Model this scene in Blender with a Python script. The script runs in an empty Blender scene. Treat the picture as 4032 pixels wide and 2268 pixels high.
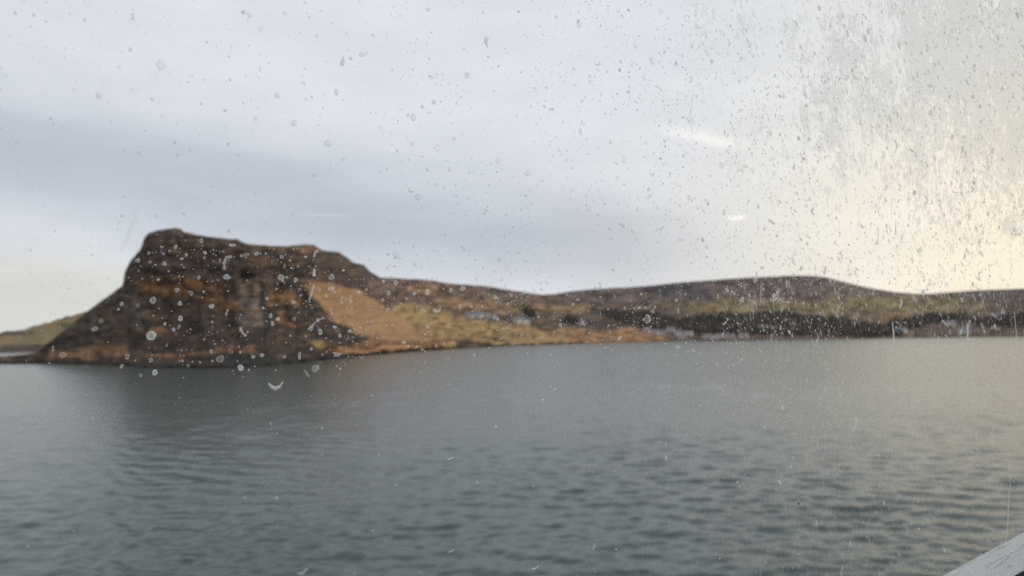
import bpy, math, random
import numpy as np
from mathutils import Matrix, Vector

R = math.radians
rng = np.random.default_rng(7)
random.seed(7)
SC = bpy.context.scene
COL = SC.collection

# ------------------------------------------------------------------ camera
EYE = 10.0                      # height of the lens above the sea, metres
F_PX, CX, CY = 2912.0, 2016.0, 1134.0
PITCH, ROLL = R(3.95), R(-0.85)
cam_d = bpy.data.cameras.new('camera')
cam = bpy.data.objects.new('camera', cam_d)
COL.objects.link(cam)
cam_d.lens, cam_d.sensor_width = 26.0, 36.0
cam_d.clip_start, cam_d.clip_end = 0.02, 60000.0
ROT = Matrix.Rotation(R(90) + PITCH, 4, 'X') @ Matrix.Rotation(ROLL, 4, 'Z')
cam.matrix_world = Matrix.Translation((0, 0, EYE)) @ ROT
cam_d.dof.use_dof = True
cam_d.dof.focus_distance = 0.465
cam_d.dof.aperture_fstop = 10.5
SC.camera = cam

# ------------------------------------------------------------------ sky
SUN_AZ, SUN_EL = R(58), R(13)
GLOW_AZ, GLOW_EL = R(39), R(8)        # where the cloud in front of the sun is thinnest
world = bpy.data.worlds.new('World')
SC.world = world
world.use_nodes = True
W = world.node_tree
W.nodes.clear()


class NT:
    """small helper to wire shader nodes"""
    def __init__(s, tree):
        s.t = tree

    def n(s, typ, **kw):
        nd = s.t.nodes.new(typ)
        for k, v in kw.items():
            setattr(nd, k, v)
        return nd

    def put(s, sock, v):
        if v is None:
            return
        if hasattr(v, 'is_output'):
            s.t.links.new(v, sock)
        else:
            sock.default_value = v

    def m(s, op, a, b=None, c=None, clamp=False):
        nd = s.n('ShaderNodeMath', operation=op, use_clamp=clamp)
        s.put(nd.inputs[0], a)
        s.put(nd.inputs[1], b)
        s.put(nd.inputs[2], c)
        return nd.outputs[0]

    def step(s, v, lo, hi, a=0.0, b=1.0):
        nd = s.n('ShaderNodeMapRange', interpolation_type='SMOOTHSTEP')
        s.put(nd.inputs['Value'], v)
        nd.inputs['From Min'].default_value = lo
        nd.inputs['From Max'].default_value = hi
        nd.inputs['To Min'].default_value = a
        nd.inputs['To Max'].default_value = b
        return nd.outputs[0]

    def gauss(s, v, mid, wid):
        q = s.m('DIVIDE', s.m('SUBTRACT', v, mid), wid)
        return s.m('EXPONENT', s.m('MULTIPLY', s.m('MULTIPLY', q, q), -1.0))

    def mix(s, f, a, b, mode='MIX'):
        nd = s.n('ShaderNodeMix', data_type='RGBA', blend_type=mode)
        s.put(nd.inputs[0], f)
        for i, v in ((6, a), (7, b)):
            if isinstance(v, tuple) and len(v) == 3:
                v = (*v, 1.0)
            s.put(nd.inputs[i], v)
        return nd.outputs[2]

    def noise(s, vec, scale, detail=3.0, rough=0.55, dist=0.0):
        nd = s.n('ShaderNodeTexNoise')
        s.put(nd.inputs['Vector'], vec)
        nd.inputs['Scale'].default_value = scale
        nd.inputs['Detail'].default_value = detail
        nd.inputs['Roughness'].default_value = rough
        nd.inputs['Distortion'].default_value = dist
        return nd.outputs['Fac']

    def mapping(s, vec, scale=(1, 1, 1), rot=(0, 0, 0), loc=(0, 0, 0)):
        nd = s.n('ShaderNodeMapping')
        s.put(nd.inputs['Vector'], vec)
        nd.inputs['Scale'].default_value = scale
        nd.inputs['Rotation'].default_value = rot
        nd.inputs['Location'].default_value = loc
        return nd.outputs[0]


def build_sky():
    g = NT(W)
    d = g.n('ShaderNodeTexCoord').outputs['Generated']
    sep = g.n('ShaderNodeSeparateXYZ')
    g.put(sep.inputs[0], d)
    x, y, z = sep.outputs
    soft = g.noise(g.mapping(d, (1.6, 1.6, 7.0)), 1.3, 4.0, 0.5)
    fine = g.noise(g.mapping(d, (2.5, 2.5, 9.0), loc=(3, 1, 5)), 2.6, 5.0, 0.55)
    warp = g.m('MULTIPLY', g.m('SUBTRACT', soft, 0.5), 0.11)
    e = g.m('ADD', g.m('ADD', z, g.m('MULTIPLY', x, 0.12)), warp)
    white, slate = (0.895, 0.915, 0.985), (0.60, 0.635, 0.73)
    cream = (0.83, 0.815, 0.775)
    band = g.m('MULTIPLY', g.gauss(e, 0.142, 0.072), g.step(x, 0.12, 0.50, 0.95, 0.0))
    low = g.step(e, 0.0, 0.07, 1.0, 0.0)
    c = g.mix(band, white, slate)
    c = g.mix(g.m('MULTIPLY', low, g.step(x, -0.25, 0.1, 0.85, 0.45)), c, cream)
    c = g.mix(g.step(x, 0.15, 0.6, 0.0, 0.8), c, (0.98, 0.97, 0.945))
    # thin cloud lit from behind round the low sun
    sdir = (math.sin(GLOW_AZ) * math.cos(GLOW_EL), math.cos(GLOW_AZ) * math.cos(GLOW_EL), math.sin(GLOW_EL))
    dot = g.n('ShaderNodeVectorMath', operation='DOT_PRODUCT')
    g.put(dot.inputs[0], d)
    dot.inputs[1].default_value = sdir
    ang = g.m('ARCCOSINE', g.m('MINIMUM', dot.outputs['Value'], 0.99999))
    glow = g.gauss(g.m('ADD', ang, g.m('MULTIPLY', g.m('SUBTRACT', fine, 0.5), 0.12)), 0.0, 0.35)
    c = g.mix(g.m('MULTIPLY', g.m('MULTIPLY', glow, 0.95), g.step(z, 0.14, 0.36, 1.0, 0.25)), c, (1.23, 1.08, 0.87))
    c = g.mix(1.0, c, g.mix(g.step(fine, 0.3, 0.7), (0.95, 0.955, 0.96), (1.03, 1.025, 1.02)), 'MULTIPLY')
    cloud = g.n('ShaderNodeBackground')
    g.put(cloud.inputs['Color'], c)
    cloud.inputs['Strength'].default_value = 1.0
    sky = g.n('ShaderNodeTexSky', sky_type='NISHITA')
    sky.sun_disc = False
    sky.sun_elevation, sky.sun_rotation = SUN_EL, SUN_AZ
    sky.dust_density = 2.0
    clear = g.n('ShaderNodeBackground')
    g.put(clear.inputs['Color'], sky.outputs[0])
    clear.inputs['Strength'].default_value = 0.08
    ms = g.n('ShaderNodeMixShader')
    ms.inputs[0].default_value = 0.90
    g.put(ms.inputs[1], clear.outputs[0])
    g.put(ms.inputs[2], cloud.outputs[0])
    out = g.n('ShaderNodeOutputWorld')
    g.put(out.inputs['Surface'], ms.outputs[0])


build_sky()

# ------------------------------------------------------------------ sun
sun_d = bpy.data.lights.new('sun', 'SUN')
sun_d.energy, sun_d.angle, sun_d.color = 1.2, R(20), (1.0, 0.86, 0.66)
sun = bpy.data.objects.new('sun', sun_d)
COL.objects.link(sun)
sun.rotation_euler = (R(90) - SUN_EL, 0, math.pi - SUN_AZ)
sun.location = (60, 60, 60)

SC.view_settings.view_transform = 'Standard'
SC.view_settings.look = 'None'
SC.view_settings.exposure = 0.0
SC.view_settings.gamma = 1.0
SC.view_settings.use_curve_mapping = False
SC.render.engine = 'CYCLES'
SC.cycles.use_denoising = False
SC.cycles.max_bounces = 10
SC.cycles.transparent_max_bounces = 16
SC.cycles.sample_clamp_indirect = 4.0

# ------------------------------------------------------------------ helpers
R3 = np.array(ROT.to_3x3())


def ray(px, py):
    """direction of sight for a point of the 4032 x 2268 picture"""
    px, py = np.broadcast_arrays(np.asarray(px, float), np.asarray(py, float))
    v = np.stack([(px - CX) / F_PX, -(py - CY) / F_PX, -np.ones_like(px)], -1)
    return v @ R3.T


def bearing(px, py):
    """compass angle (0 = +Y, clockwise) and rise per metre of ground"""
    d = ray(px, py)
    return np.arctan2(d[..., 0], d[..., 1]), d[..., 2] / np.hypot(d[..., 0], d[..., 1])


def hash2(i, j, seed):
    n = (i * 374761393 + j * 668265263 + seed * 974634777) & 0xFFFFFFFF
    n = ((n ^ (n >> 13)) * 1274126177) & 0xFFFFFFFF
    return ((n ^ (n >> 16)) & 0xFFFFFF) / float(0xFFFFFF)


def vnoise(x, y, seed=0):
    x, y = np.broadcast_arrays(np.asarray(x, float), np.asarray(y, float))
    i, j = np.floor(x).astype(np.int64), np.floor(y).astype(np.int64)
    fx, fy = x - i, y - j
    fx, fy = fx * fx * (3 - 2 * fx), fy * fy * (3 - 2 * fy)
    a, b = hash2(i, j, seed), hash2(i + 1, j, seed)
    c, d = hash2(i, j + 1, seed), hash2(i + 1, j + 1, seed)
    return (a + (b - a) * fx) * (1 - fy) + (c + (d - c) * fx) * fy


def fbm(x, y, seed=0, octs=5, gain=0.5):
    s, a, t = 0.0, 1.0, 0.0
    for k in range(octs):
        s = s + a * vnoise(np.asarray(x) * 2 ** k, np.asarray(y) * 2 ** k, seed + k * 17)
        t += a
        a *= gain
    return s / t


def sstep(v, lo, hi):
    t = np.clip((v - lo) / (hi - lo), 0, 1)
    return t * t * (3 - 2 * t)


def link(name, me, parent=None, mat=None):
    o = bpy.data.objects.new(name, me)
    COL.objects.link(o)
    if mat is not None and me is not None and not me.materials:
        me.materials.append(mat)
    if parent is not None:
        o.parent = parent
    return o


def tag(o, label=None, category=None, group=None, kind=None):
    for k, v in (('label', label), ('category', category), ('group', group), ('kind', kind)):
        if v:
            o[k] = v
    return o


def empty(name, loc=(0, 0, 0), rz=0.0):
    o = bpy.data.objects.new(name, None)
    o.empty_display_size = 0.1
    COL.objects.link(o)
    o.location, o.rotation_euler = loc, (0, 0, rz)
    return o


def mesh_np(name, verts, faces, smooth=True, colour=None):
    """mesh from arrays; faces is an (n,3) or (n,4) array"""
    me = bpy.data.meshes.new(name)
    verts = np.ascontiguousarray(verts, np.float32).reshape(-1, 3)
    faces = np.ascontiguousarray(faces, np.int32)
    k = faces.shape[1]
    me.vertices.add(len(verts))
    me.vertices.foreach_set('co', verts.ravel())
    me.loops.add(faces.size)
    me.loops.foreach_set('vertex_index', faces.ravel())
    me.polygons.add(len(faces))
    me.polygons.foreach_set('loop_start', np.arange(0, faces.size, k, dtype=np.int32))
    me.polygons.foreach_set('loop_total', np.full(len(faces), k, np.int32))
    me.polygons.foreach_set('use_smooth', np.full(len(faces), smooth))
    if colour is not None:
        colour = np.asarray(colour, np.float32).reshape(-1, 3)
        a = me.color_attributes.new('ground', 'FLOAT_COLOR', 'POINT')
        a.data.foreach_set('color', np.concatenate([colour, np.ones((len(colour), 1), np.float32)], 1).ravel())
    me.update(calc_edges=True)
    me.validate()
    return me


def grid_faces(r, c, close=False):
    i, j = np.meshgrid(np.arange(r - 1), np.arange(c if close else c - 1), indexing='ij')
    jn = (j + 1) % c
    return np.stack([i * c + j, i * c + jn, (i + 1) * c + jn, (i + 1) * c + j], -1).reshape(-1, 4)


def material(name):
    m = bpy.data.materials.new(name)
    m.use_nodes = True
    m.node_tree.nodes.clear()
    g = NT(m.node_tree)
    g.out = g.n('ShaderNodeOutputMaterial')
    return m, g


def plain(name, col, rough=0.7, metal=0.0, spot=0.0, scale=6.0, bump=0.0):
    m, g = material(name)
    p = g.n('ShaderNodeBsdfPrincipled')
    v = g.n('ShaderNodeTexCoord').outputs['Object']
    nz = g.noise(v, scale, 6.0, 0.6)
    lo = tuple(max(0, c * (1 - spot)) for c in col)
    hi = tuple(min(1, c * (1 + spot)) for c in col)
    g.put(p.inputs['Base Color'], g.mix(nz, lo, hi))
    p.inputs['Roughness'].default_value = rough
    p.inputs['Metallic'].default_value = metal
    if bump:
        b = g.n('ShaderNodeBump')
        b.inputs['Strength'].default_value = bump
        b.inputs['Distance'].default_value = 0.02
        g.put(b.inputs['Height'], nz)
        g.put(p.inputs['Normal'], b.outputs[0])
    g.put(g.out.inputs['Surface'], p.outputs[0])
    return m


# ------------------------------------------------------------------ land
def interp(tab, x):
    t = np.array(tab, float)
    return np.interp(x, t[:, 0], t[:, 1])


SHORE_Y = [(-900, 1432), (-350, 1426), (0, 1421), (338, 1423), (483, 1428), (600, 1434), (850, 1438), (1000, 1434), (1150, 1425),
           (1300, 1410), (1450, 1396), (1620, 1384), (1800, 1374), (2000, 1363), (2200, 1355), (2550, 1346),
           (2800, 1342), (3000, 1339), (3500, 1327), (3700, 1323), (4032, 1319), (5400, 1300)]
RIDGE_Y = [(-900, 1428), (-350, 1416), (0, 1404), (48, 1400), (97, 1396), (140, 1389), (158, 1374), (180, 1354), (270, 1283), (338, 1225),
           (425, 1162), (476, 1124), (483, 1070), (507, 1022), (546, 979), (556, 940), (575, 916), (614, 906),
           (676, 897), (696, 899), (715, 911), (773, 926), (894, 940), (925, 941), (962, 958), (1045, 966),
           (1132, 968), (1198, 962), (1231, 964), (1264, 983), (1339, 995), (1389, 1032), (1434, 1045),
           (1459, 1070), (1496, 1092), (1562, 1095), (1625, 1099), (1707, 1103), (1753, 1115), (1852, 1122),
           (1928, 1126), (1992, 1141), (2069, 1149), (2112, 1160), (2184, 1160), (2244, 1147), (2334, 1139),
           (2526, 1128), (2697, 1111), (2900, 1096), (2991, 1091), (3150, 1084), (3206, 1084), (3278, 1093), (3326, 1108),
           (3422, 1131), (3517, 1148), (3589, 1155), (3661, 1158), (3732, 1152), (3852, 1143), (4032, 1136),
           (4400, 1120), (5000, 1150), (5400, 1200)]
D_SHORE = [(-900, 560), (0, 525), (200, 500), (340, 462), (600, 360), (850, 331), (1000, 335), (1150, 375), (1300, 448), (1450, 545),
           (1620, 677), (1800, 860), (2000, 1078), (2300, 1380), (2550, 1560), (3100, 1620), (4032, 1800), (5400, 1850)]
D_RIDGE = [(-900, 640), (0, 565), (150, 540), (200, 540), (480, 500), (700, 500), (1000, 490), (1250, 560), (1400, 700), (1550, 930),
           (1750, 1350), (2000, 1850), (2150, 2150), (2400, 2600), (2900, 3100), (3300, 3200), (3650, 3500), (4032, 3200), (5400, 3200)]


def smooth_tab(tab, x, k):
    """interpolated table, softened over k picture points"""
    o = np.linspace(-1, 1, 7) * k
    return np.mean([interp(tab, x + q) for q in o], 0)


# patches of ground cover: outline in (bearing, height) map points, colour, softness
BASALT, CLIFF, HEATHER = (0.055, 0.039, 0.030), (0.076, 0.055, 0.046), (0.120, 0.083, 0.066)
BRACKEN, TAN, GRASS = (0.165, 0.092, 0.042), (0.325, 0.20, 0.108), (0.27, 0.183, 0.085)
PATCHES = [
    ([(1480, 1060), (2300, 1100), (2300, 1300), (1900, 1300), (1700, 1240), (1540, 1220), (1420, 1140)], HEATHER, 14),
    ([(2180, 1060), (5400, 1000), (5400, 1215), (3400, 1185), (2500, 1195), (2180, 1190)], (0.115, 0.083, 0.078), 12),
    ([(2540, 1120), (2800, 1105), (2790, 1165), (2560, 1178)], (0.062, 0.058, 0.070), 22),
    ([(2180, 1190), (2600, 1190), (2720, 1240), (2700, 1345), (2180, 1340)], (0.088, 0.062, 0.050), 14),
    ([(2700, 1190), (5400, 1190), (5400, 1350), (2700, 1350)], (0.10, 0.070, 0.052), 14),
    ([(2540, 1200), (2800, 1186), (3100, 1180), (3500, 1180), (3700, 1172), (3900, 1190), (3900, 1226), (3650, 1232),
      (3560, 1262), (3430, 1258), (3200, 1240), (3000, 1236), (2800, 1240), (2730, 1246), (2720, 1216), (2540, 1212)], (0.185, 0.138, 0.070), 14),
    ([(3280, 1160), (3620, 1170), (3800, 1200), (3500, 1215), (3300, 1200)], (0.20, 0.155, 0.075), 16),
    ([(3300, 1205), (3480, 1200), (3560, 1225), (3420, 1240), (3300, 1225)], (0.12, 0.085, 0.055), 12),
    ([(1600, 1120), (1700, 1110), (1780, 1130), (1690, 1160), (1610, 1150)], (0.24, 0.15, 0.09), 12),
    ([(1720, 1180), (1830, 1185), (1860, 1210), (1760, 1205)], (0.24, 0.15, 0.09), 10),
    ([(1860, 1200), (1990, 1210), (1980, 1245), (1870, 1225)], (0.26, 0.165, 0.095), 10),
    ([(1900, 1190), (2120, 1192), (2330, 1200), (2330, 1240), (2100, 1236), (1960, 1215)], (0.20, 0.135, 0.075), 12),
    ([(2050, 1208), (2090, 1205), (2110, 1250), (2070, 1245)], (0.045, 0.038, 0.034), 8),
    ([(1890, 1222), (1960, 1232), (2010, 1255), (1950, 1256)], (0.05, 0.04, 0.035), 8),
    ([(2225, 1250), (2280, 1252), (2280, 1280), (2230, 1275)], (0.04, 0.036, 0.033), 8),
    ([(1540, 1210), (1640, 1200), (1690, 1207), (1800, 1252), (1990, 1268), (2200, 1292), (2340, 1310), (2480, 1335), (2560, 1352),
      (1900, 1385), (1600, 1400), (1560, 1345), (1620, 1300)], GRASS, 9),
    ([(1590, 1222), (1680, 1225), (1730, 1280), (1640, 1268)], (0.26, 0.185, 0.078), 14),
    ([(1790, 1275), (1900, 1275), (2000, 1300), (1860, 1300)], (0.27, 0.19, 0.078), 12),
    ([(2090, 1278), (2190, 1290), (2170, 1305), (2090, 1295)], (0.12, 0.075, 0.035), 7),
    ([(1780, 1340), (1900, 1345), (1960, 1365), (1800, 1372)], (0.075, 0.05, 0.038), 8),
    ([(2230, 1320), (2420, 1300), (2480, 1290), (2600, 1318), (2700, 1350), (2220, 1358)], (0.29, 0.155, 0.07), 9),
    ([(1480, 1330), (1620, 1335), (1760, 1338), (1770, 1362), (1540, 1372), (1300, 1395), (1300, 1375)], (0.17, 0.085, 0.042), 7),
    ([(1330, 1364), (1560, 1360), (1720, 1368), (1500, 1385), (1340, 1386)], (0.31, 0.17, 0.07), 5),
    # headland
    ([(100, 850), (1330, 850), (1500, 1090), (1420, 1130), (1180, 1120), (900, 1110), (480, 1112), (100, 1112)], CLIFF, 10),
    ([(930, 935), (1010, 950), (1240, 955), (1290, 985), (1200, 990), (1000, 975)], (0.15, 0.095, 0.048), 7),
    ([(640, 880), (900, 930), (960, 955), (880, 952), (720, 925)], (0.13, 0.095, 0.052), 6),
    ([(960, 1015), (1160, 1010), (1180, 1040), (1000, 1050)], (0.12, 0.080, 0.050), 12),
    ([(925, 1062), (1015, 1062), (1015, 1096), (935, 1098)], (0.028, 0.024, 0.022), 8),
    ([(505, 1110), (640, 1095), (740, 1090), (840, 1110), (900, 1165), (980, 1180), (960, 1215), (840, 1205), (760, 1160), (640, 1150), (510, 1142)], BRACKEN, 11),
    ([(310, 1215), (470, 1140), (560, 1160), (560, 1290), (250, 1300)], (0.080, 0.064, 0.052), 16),
    ([(925, 1118), (1012, 1116), (1026, 1150), (960, 1160), (930, 1150)], (0.185, 0.135, 0.098), 12),
    ([(935, 1170), (1028, 1160), (1042, 1220), (1045, 1282), (940, 1285), (945, 1220)], (0.125, 0.100, 0.084), 14),
    ([(1015, 1110), (1035, 1110), (1060, 1280), (1040, 1420), (1010, 1420), (1040, 1260)], (0.035, 0.030, 0.028), 7),
    ([(1040, 1145), (1170, 1140), (1200, 1170), (1180, 1200), (1060, 1195)], (0.185, 0.105, 0.048), 10),
    ([(1070, 1222), (1110, 1225), (1155, 1280), (1150, 1300), (1100, 1260)], (0.24, 0.12, 0.055), 7),
    ([(590, 1278), (640, 1280), (690, 1295), (600, 1300)], (0.22, 0.115, 0.05), 6),
    ([(190, 1368), (330, 1362), (500, 1355), (505, 1385), (380, 1408), (200, 1404)], (0.19, 0.115, 0.055), 10),
    ([(540, 1388), (700, 1378), (850, 1368), (1000, 1352), (1015, 1368), (860, 1388), (680, 1400), (540, 1402)], (0.19, 0.105, 0.05), 9),
    ([(590, 1408), (760, 1404), (1000, 1385), (1140, 1398), (1250, 1402), (1300, 1470), (590, 1470)], (0.030, 0.028, 0.025), 7),
    ([(1160, 1130), (1200, 1140), (1245, 1190), (1310, 1268), (1400, 1325), (1470, 1340), (1400, 1350), (1250, 1345), (1190, 1290)], (0.050, 0.038, 0.034), 9),
    ([(1234, 1340), (1278, 1338), (1292, 1366), (1266, 1376)], (0.24, 0.175, 0.07), 5),
    ([(1168, 1106), (1250, 1120), (1340, 1122), (1440, 1160), (1540, 1215), (1620, 1270), (1700, 1335), (1560, 1345), (1470, 1338),
      (1400, 1320), (1310, 1258), (1240, 1180)], TAN, 8),
    ([(-900, 1390), (150, 1390), (170, 1440), (-900, 1440)], (0.085, 0.060, 0.045), 6),
]


def poly_mask(px, py, poly, soft):
    """1 inside, 0 outside, blended over +-soft map points"""
    p = np.array(poly, float)
    inside = np.zeros(px.shape, bool)
    dist = np.full(px.shape, 1e9)
    for a, b in zip(p, np.roll(p, -1, 0)):
        ab = b - a
        t = np.clip(((px - a[0]) * ab[0] + (py - a[1]) * ab[1]) / (ab @ ab + 1e-9), 0, 1)
        dist = np.minimum(dist, np.hypot(px - a[0] - t * ab[0], py - a[1] - t * ab[1]))
        cond = (a[1] > py) != (b[1] > py)
        xs = a[0] + (py - a[1]) * ab[0] / (ab[1] if abs(ab[1]) > 1e-9 else 1e-9)
        inside ^= cond & (px < xs)
    sd = np.where(inside, dist, -dist)
    return sstep(sd, -soft, soft)


def ground_colour(px, py, base=BASALT):
    wx = (fbm(px / 60, py / 30, 41, 4) - 0.5) * 64
    wy = (fbm(px / 70, py / 28, 57, 4) - 0.5) * 40
    c = np.empty(px.shape + (3,))
    c[:] = base
    for poly, col, soft in PATCHES:
        p = np.array(poly)
        lo, hi = p.min(0) - 60, p.max(0) + 60
        if hi[0] < px.min() or lo[0] > px.max():
            continue
        k = poly_mask(px + wx, py + wy, poly, soft)[..., None]
        c = c * (1 - k) + np.array(col) * k
    # mottling of heather, stone and dead bracken
    n = fbm(px / 26, py / 11, 91, 5, 0.62)
    even = poly_mask(px + wx, py + wy, PATCHES[-2][0], 20)      # the bracken slope is an even sheet
    c = c * np.clip(1 + (2.6 - 1.7 * even) * (n - 0.5), 0.35, 1.8)[..., None]
    gully = sstep(fbm(px / 13, py / 75, 151, 4), 0.52, 0.68) * sstep(1420 - px, 0, 250) * (1 - 0.8 * even)
    strata = sstep(fbm(px / 190, py / 7, 161, 3), 0.50, 0.66) * sstep(1400 - px, 0, 250) * sstep(1150 - py, -40, 20)
    c = c * (1 - 0.38 * gully - 0.30 * strata)[..., None]
    rock = sstep(fbm(px / 34, py / 12, 133, 4), 0.56, 0.66) * (c.sum(-1) < 0.36) * (1 - even)
    c = c * (1 - 0.45 * rock[..., None])
    ochre = sstep(fbm(px / 48, py / 14, 171, 4), 0.60, 0.72) * (c.sum(-1) < 0.5) * 0.45 * (1 - even)
    c = c * (1 - ochre[..., None]) + np.array((0.19, 0.115, 0.058)) * ochre[..., None]
    return c


NT_ROWS, NB_ROWS, NCOL = 150, 26, 1250
COLS = np.linspace(-880, 5380, NCOL)


def relief(px):
    """depth profile: share of the way from shore to ridge for a given rise"""
    t = np.linspace(0, 1, NT_ROWS)
    head = np.interp(t, [0, .05, .09, .30, .52, .60, .93, .97, 1], [0, .20, .26, .52, .72, .78, .90, .95, 1.0])
    slope = np.interp(t, [0, .06, .2, .6, .9, 1], [0, .10, .22, .55, .85, 1.0])
    far = np.interp(t, [0, .05, .25, .5, .7, 1], [0, .06, .24, .48, .66, 1.0])
    w1 = sstep(px, 1180, 1420)
    w2 = sstep(px, 1700, 2300)
    s = head[:, None] * (1 - w1) + slope[:, None] * w1
    return t, s * (1 - w2) + far[:, None] * w2


def build_land():
    px = COLS
    ys, yr = smooth_tab(SHORE_Y, px, 30), interp(RIDGE_Y, px)
    wide = sstep(px, 1500, 1900)
    yr = yr * (1 - wide) + smooth_tab(RIDGE_Y, px, 40) * wide
    rough = np.where(px < 160, 1.0, np.where(px < 1500, 6.0, 2.5))
    yr = yr + (fbm(px / 16, 0 * px, 5, 4) - 0.5) * rough
    yr = np.minimum(yr, ys - 4)
    ds, dr = smooth_tab(D_SHORE, px, 40), smooth_tab(D_RIDGE, px, 40)
    phi, es = -10.0 / ds * 0 + bearing(px, ys)[0], -EYE / ds
    er = bearing(px, yr)[1]
    t, s = relief(px)
    rho = ds + (dr - ds) * s
    eps = es + (er - es) * t[:, None]
    z = EYE + eps * rho
    py = ys + (yr - ys) * t[:, None]
    pxg = np.broadcast_to(px, py.shape)
    # gullies, buttresses and ledges push the face in and out; they fade at shore and skyline
    fade = np.sin(np.pi * np.clip(t, 0, 1))[:, None] ** 0.5
    hd = (1 - sstep(px, 1150, 1450)) * sstep(px, 150, 320)
    u = phi * 400
    gul = np.abs(fbm(u[None] / 16 + 0.15 * z / 10, z / 60, 11, 4) - 0.5) * 2
    ledge = np.sin(z / 5.2 + 3 * fbm(u[None] / 60, z / 40, 19, 3)) * 1.6
    d1 = (gul - 0.3) * 22 + ledge + (fbm(u[None] / 5, z / 5, 23, 4) - 0.5) * 9
    u2 = phi * 1500
    d2 = (fbm(u2[None] / 120, z / 40, 31, 5) - 0.5) * 0.10 * (dr - ds)
    rho = rho + fade * (d1 * hd + d2 * (1 - hd))
    z = EYE + eps * rho
    # the far side of the ridge falls away slowly
    b = np.linspace(0, 1, NB_ROWS + 1)[1:, None]
    rb = rho[-1] + b ** 1.3 * (120 + 0.5 * rho[-1] * sstep(px, 1200, 2200))
    zb = z[-1] - (z[-1] + 2.0) * (b ** 1.6) * np.where(px < 200, 1.0, 0.8)
    low = np.array([[-3.0]])
    rho_all = np.concatenate([rho[:1] - 6, rho, rb])
    z_all = np.concatenate([np.full((1, NCOL), -3.0), z, zb])
    X = np.sin(phi) * rho_all
    Y = np.cos(phi) * rho_all
    V = np.stack([X, Y, z_all], -1)
    C = ground_colour(pxg, py)
    weed = (1 - sstep(z + (fbm(pxg / 14, z, 191, 3) - 0.5) * 2.2, 0.7, 1.9))[..., None]
    C = C * (1 - weed) + np.array((0.028, 0.025, 0.019)) * weed
    C = np.concatenate([C[:1], C, np.repeat(C[-1:], NB_ROWS, 0)])
    me = mesh_np('headland', V, grid_faces(V.shape[0], NCOL), True, C)
    grid = V[1:1 + NT_ROWS]
    return me, grid, ys, yr


def ground_material():
    m, g = material('moorland')
    a = g.n('ShaderNodeAttribute', attribute_name='ground')
    geo = g.n('ShaderNodeNewGeometry').outputs['Position']
    n1 = g.noise(geo, 0.12, 8.0, 0.65)
    n2 = g.noise(g.mapping(geo, (1, 1, 3)), 0.5, 6.0, 0.6)
    c = g.mix(1.0, a.outputs['Color'], g.mix(n1, (0.62, 0.62, 0.64), (1.42, 1.36, 1.30)), 'MULTIPLY')
    c = g.mix(1.0, c, g.mix(n2, (0.75, 0.75, 0.75), (1.25, 1.25, 1.25)), 'MULTIPLY')
    p = g.n('ShaderNodeBsdfPrincipled')
    g.put(p.inputs['Base Color'], c)
    p.inputs['Roughness'].default_value = 0.95
    p.inputs['Specular IOR Level'].default_value = 0.15
    bp = g.n('ShaderNodeBump')
    bp.inputs['Strength'].default_value = 0.7
    bp.inputs['Distance'].default_value = 1.2
    g.put(bp.inputs['Height'], g.m('ADD', n1, g.m('MULTIPLY', n2, 0.6)))
    g.put(p.inputs['Normal'], bp.outputs[0])
    g.put(g.out.inputs['Surface'], p.outputs[0])
    return m


M_GROUND = ground_material()
land_me, LAND, LAND_YS, LAND_YR = build_land()
land = tag(link('headland', land_me, None, M_GROUND), 'brown headland with dark cliffs running back to moorland hills across the bay', None, None, 'structure')


def on_land(px, py):
    """point of the ground at a given bearing and height on the map"""
    j = int(np.clip(round((px - COLS[0]) / (COLS[1] - COLS[0])), 0, NCOL - 1))
    t = (LAND_YS[j] - py) / (LAND_YS[j] - LAND_YR[j])
    i = int(np.clip(round(t * (NT_ROWS - 1)), 1, NT_ROWS - 1))
    return LAND[i, j]


def build_far_point():
    n, m = 260, 50
    px = np.linspace(-1300, 760, n)
    yr = interp([(-1300, 1340), (-350, 1332), (0, 1309), (30, 1303), (60, 1304), (94, 1294), (203, 1265), (313, 1232), (336, 1227), (480, 1205), (760, 1190)], px)
    yr = yr + (fbm(px / 22, 0 * px, 77, 4) - 0.5) * 8
    phi, er = bearing(px, yr)
    ds, dr = 1480.0, 1800.0
    t = np.linspace(0, 1, m)[:, None]
    rho = ds + (dr - ds) * t + np.sin(np.pi * t) * (fbm(phi[None] * 60, t * 3, 81, 4) - 0.5) * 60
    z = EYE + (-EYE / ds + (er + EYE / ds) * t) * rho
    back = np.linspace(0.1, 1, 12)[:, None]
    rho = np.concatenate([np.full((1, n), ds - 8), rho, dr + back * 500 + np.zeros((1, n))])
    z = np.concatenate([np.full((1, n), -3.0), z, z[-1] * (1 - back ** 1.5)])
    py = np.concatenate([np.full((1, n), 1384.0), 1384 + (yr - 1384) * t, np.repeat(yr[None], 12, 0)])
    pg = np.broadcast_to(px, py.shape)
    up = sstep(1384 - py, 18, 40)[..., None]
    c = np.array((0.085, 0.062, 0.05)) * (1 - up) + np.array((0.215, 0.172, 0.095)) * up
    tan = sstep(fbm(pg / 90, py / 22, 87, 4), 0.5, 0.62)[..., None]
    c = c * (1 - 0.5 * tan) + np.array((0.27, 0.19, 0.09)) * 0.5 * tan
    dark = sstep(fbm(pg / 50, py / 16, 97, 4), 0.55, 0.66)[..., None]
    c = c * (1 - 0.5 * dark)
    V = np.stack([np.sin(phi) * rho, np.cos(phi) * rho, z], -1)
    me = mesh_np('far_point', V, grid_faces(V.shape[0], n), True, c)
    return tag(link('far_point', me, None, M_GROUND), 'low grassy slope behind the left foot of the headland', None, None, 'structure')


build_far_point()


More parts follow.
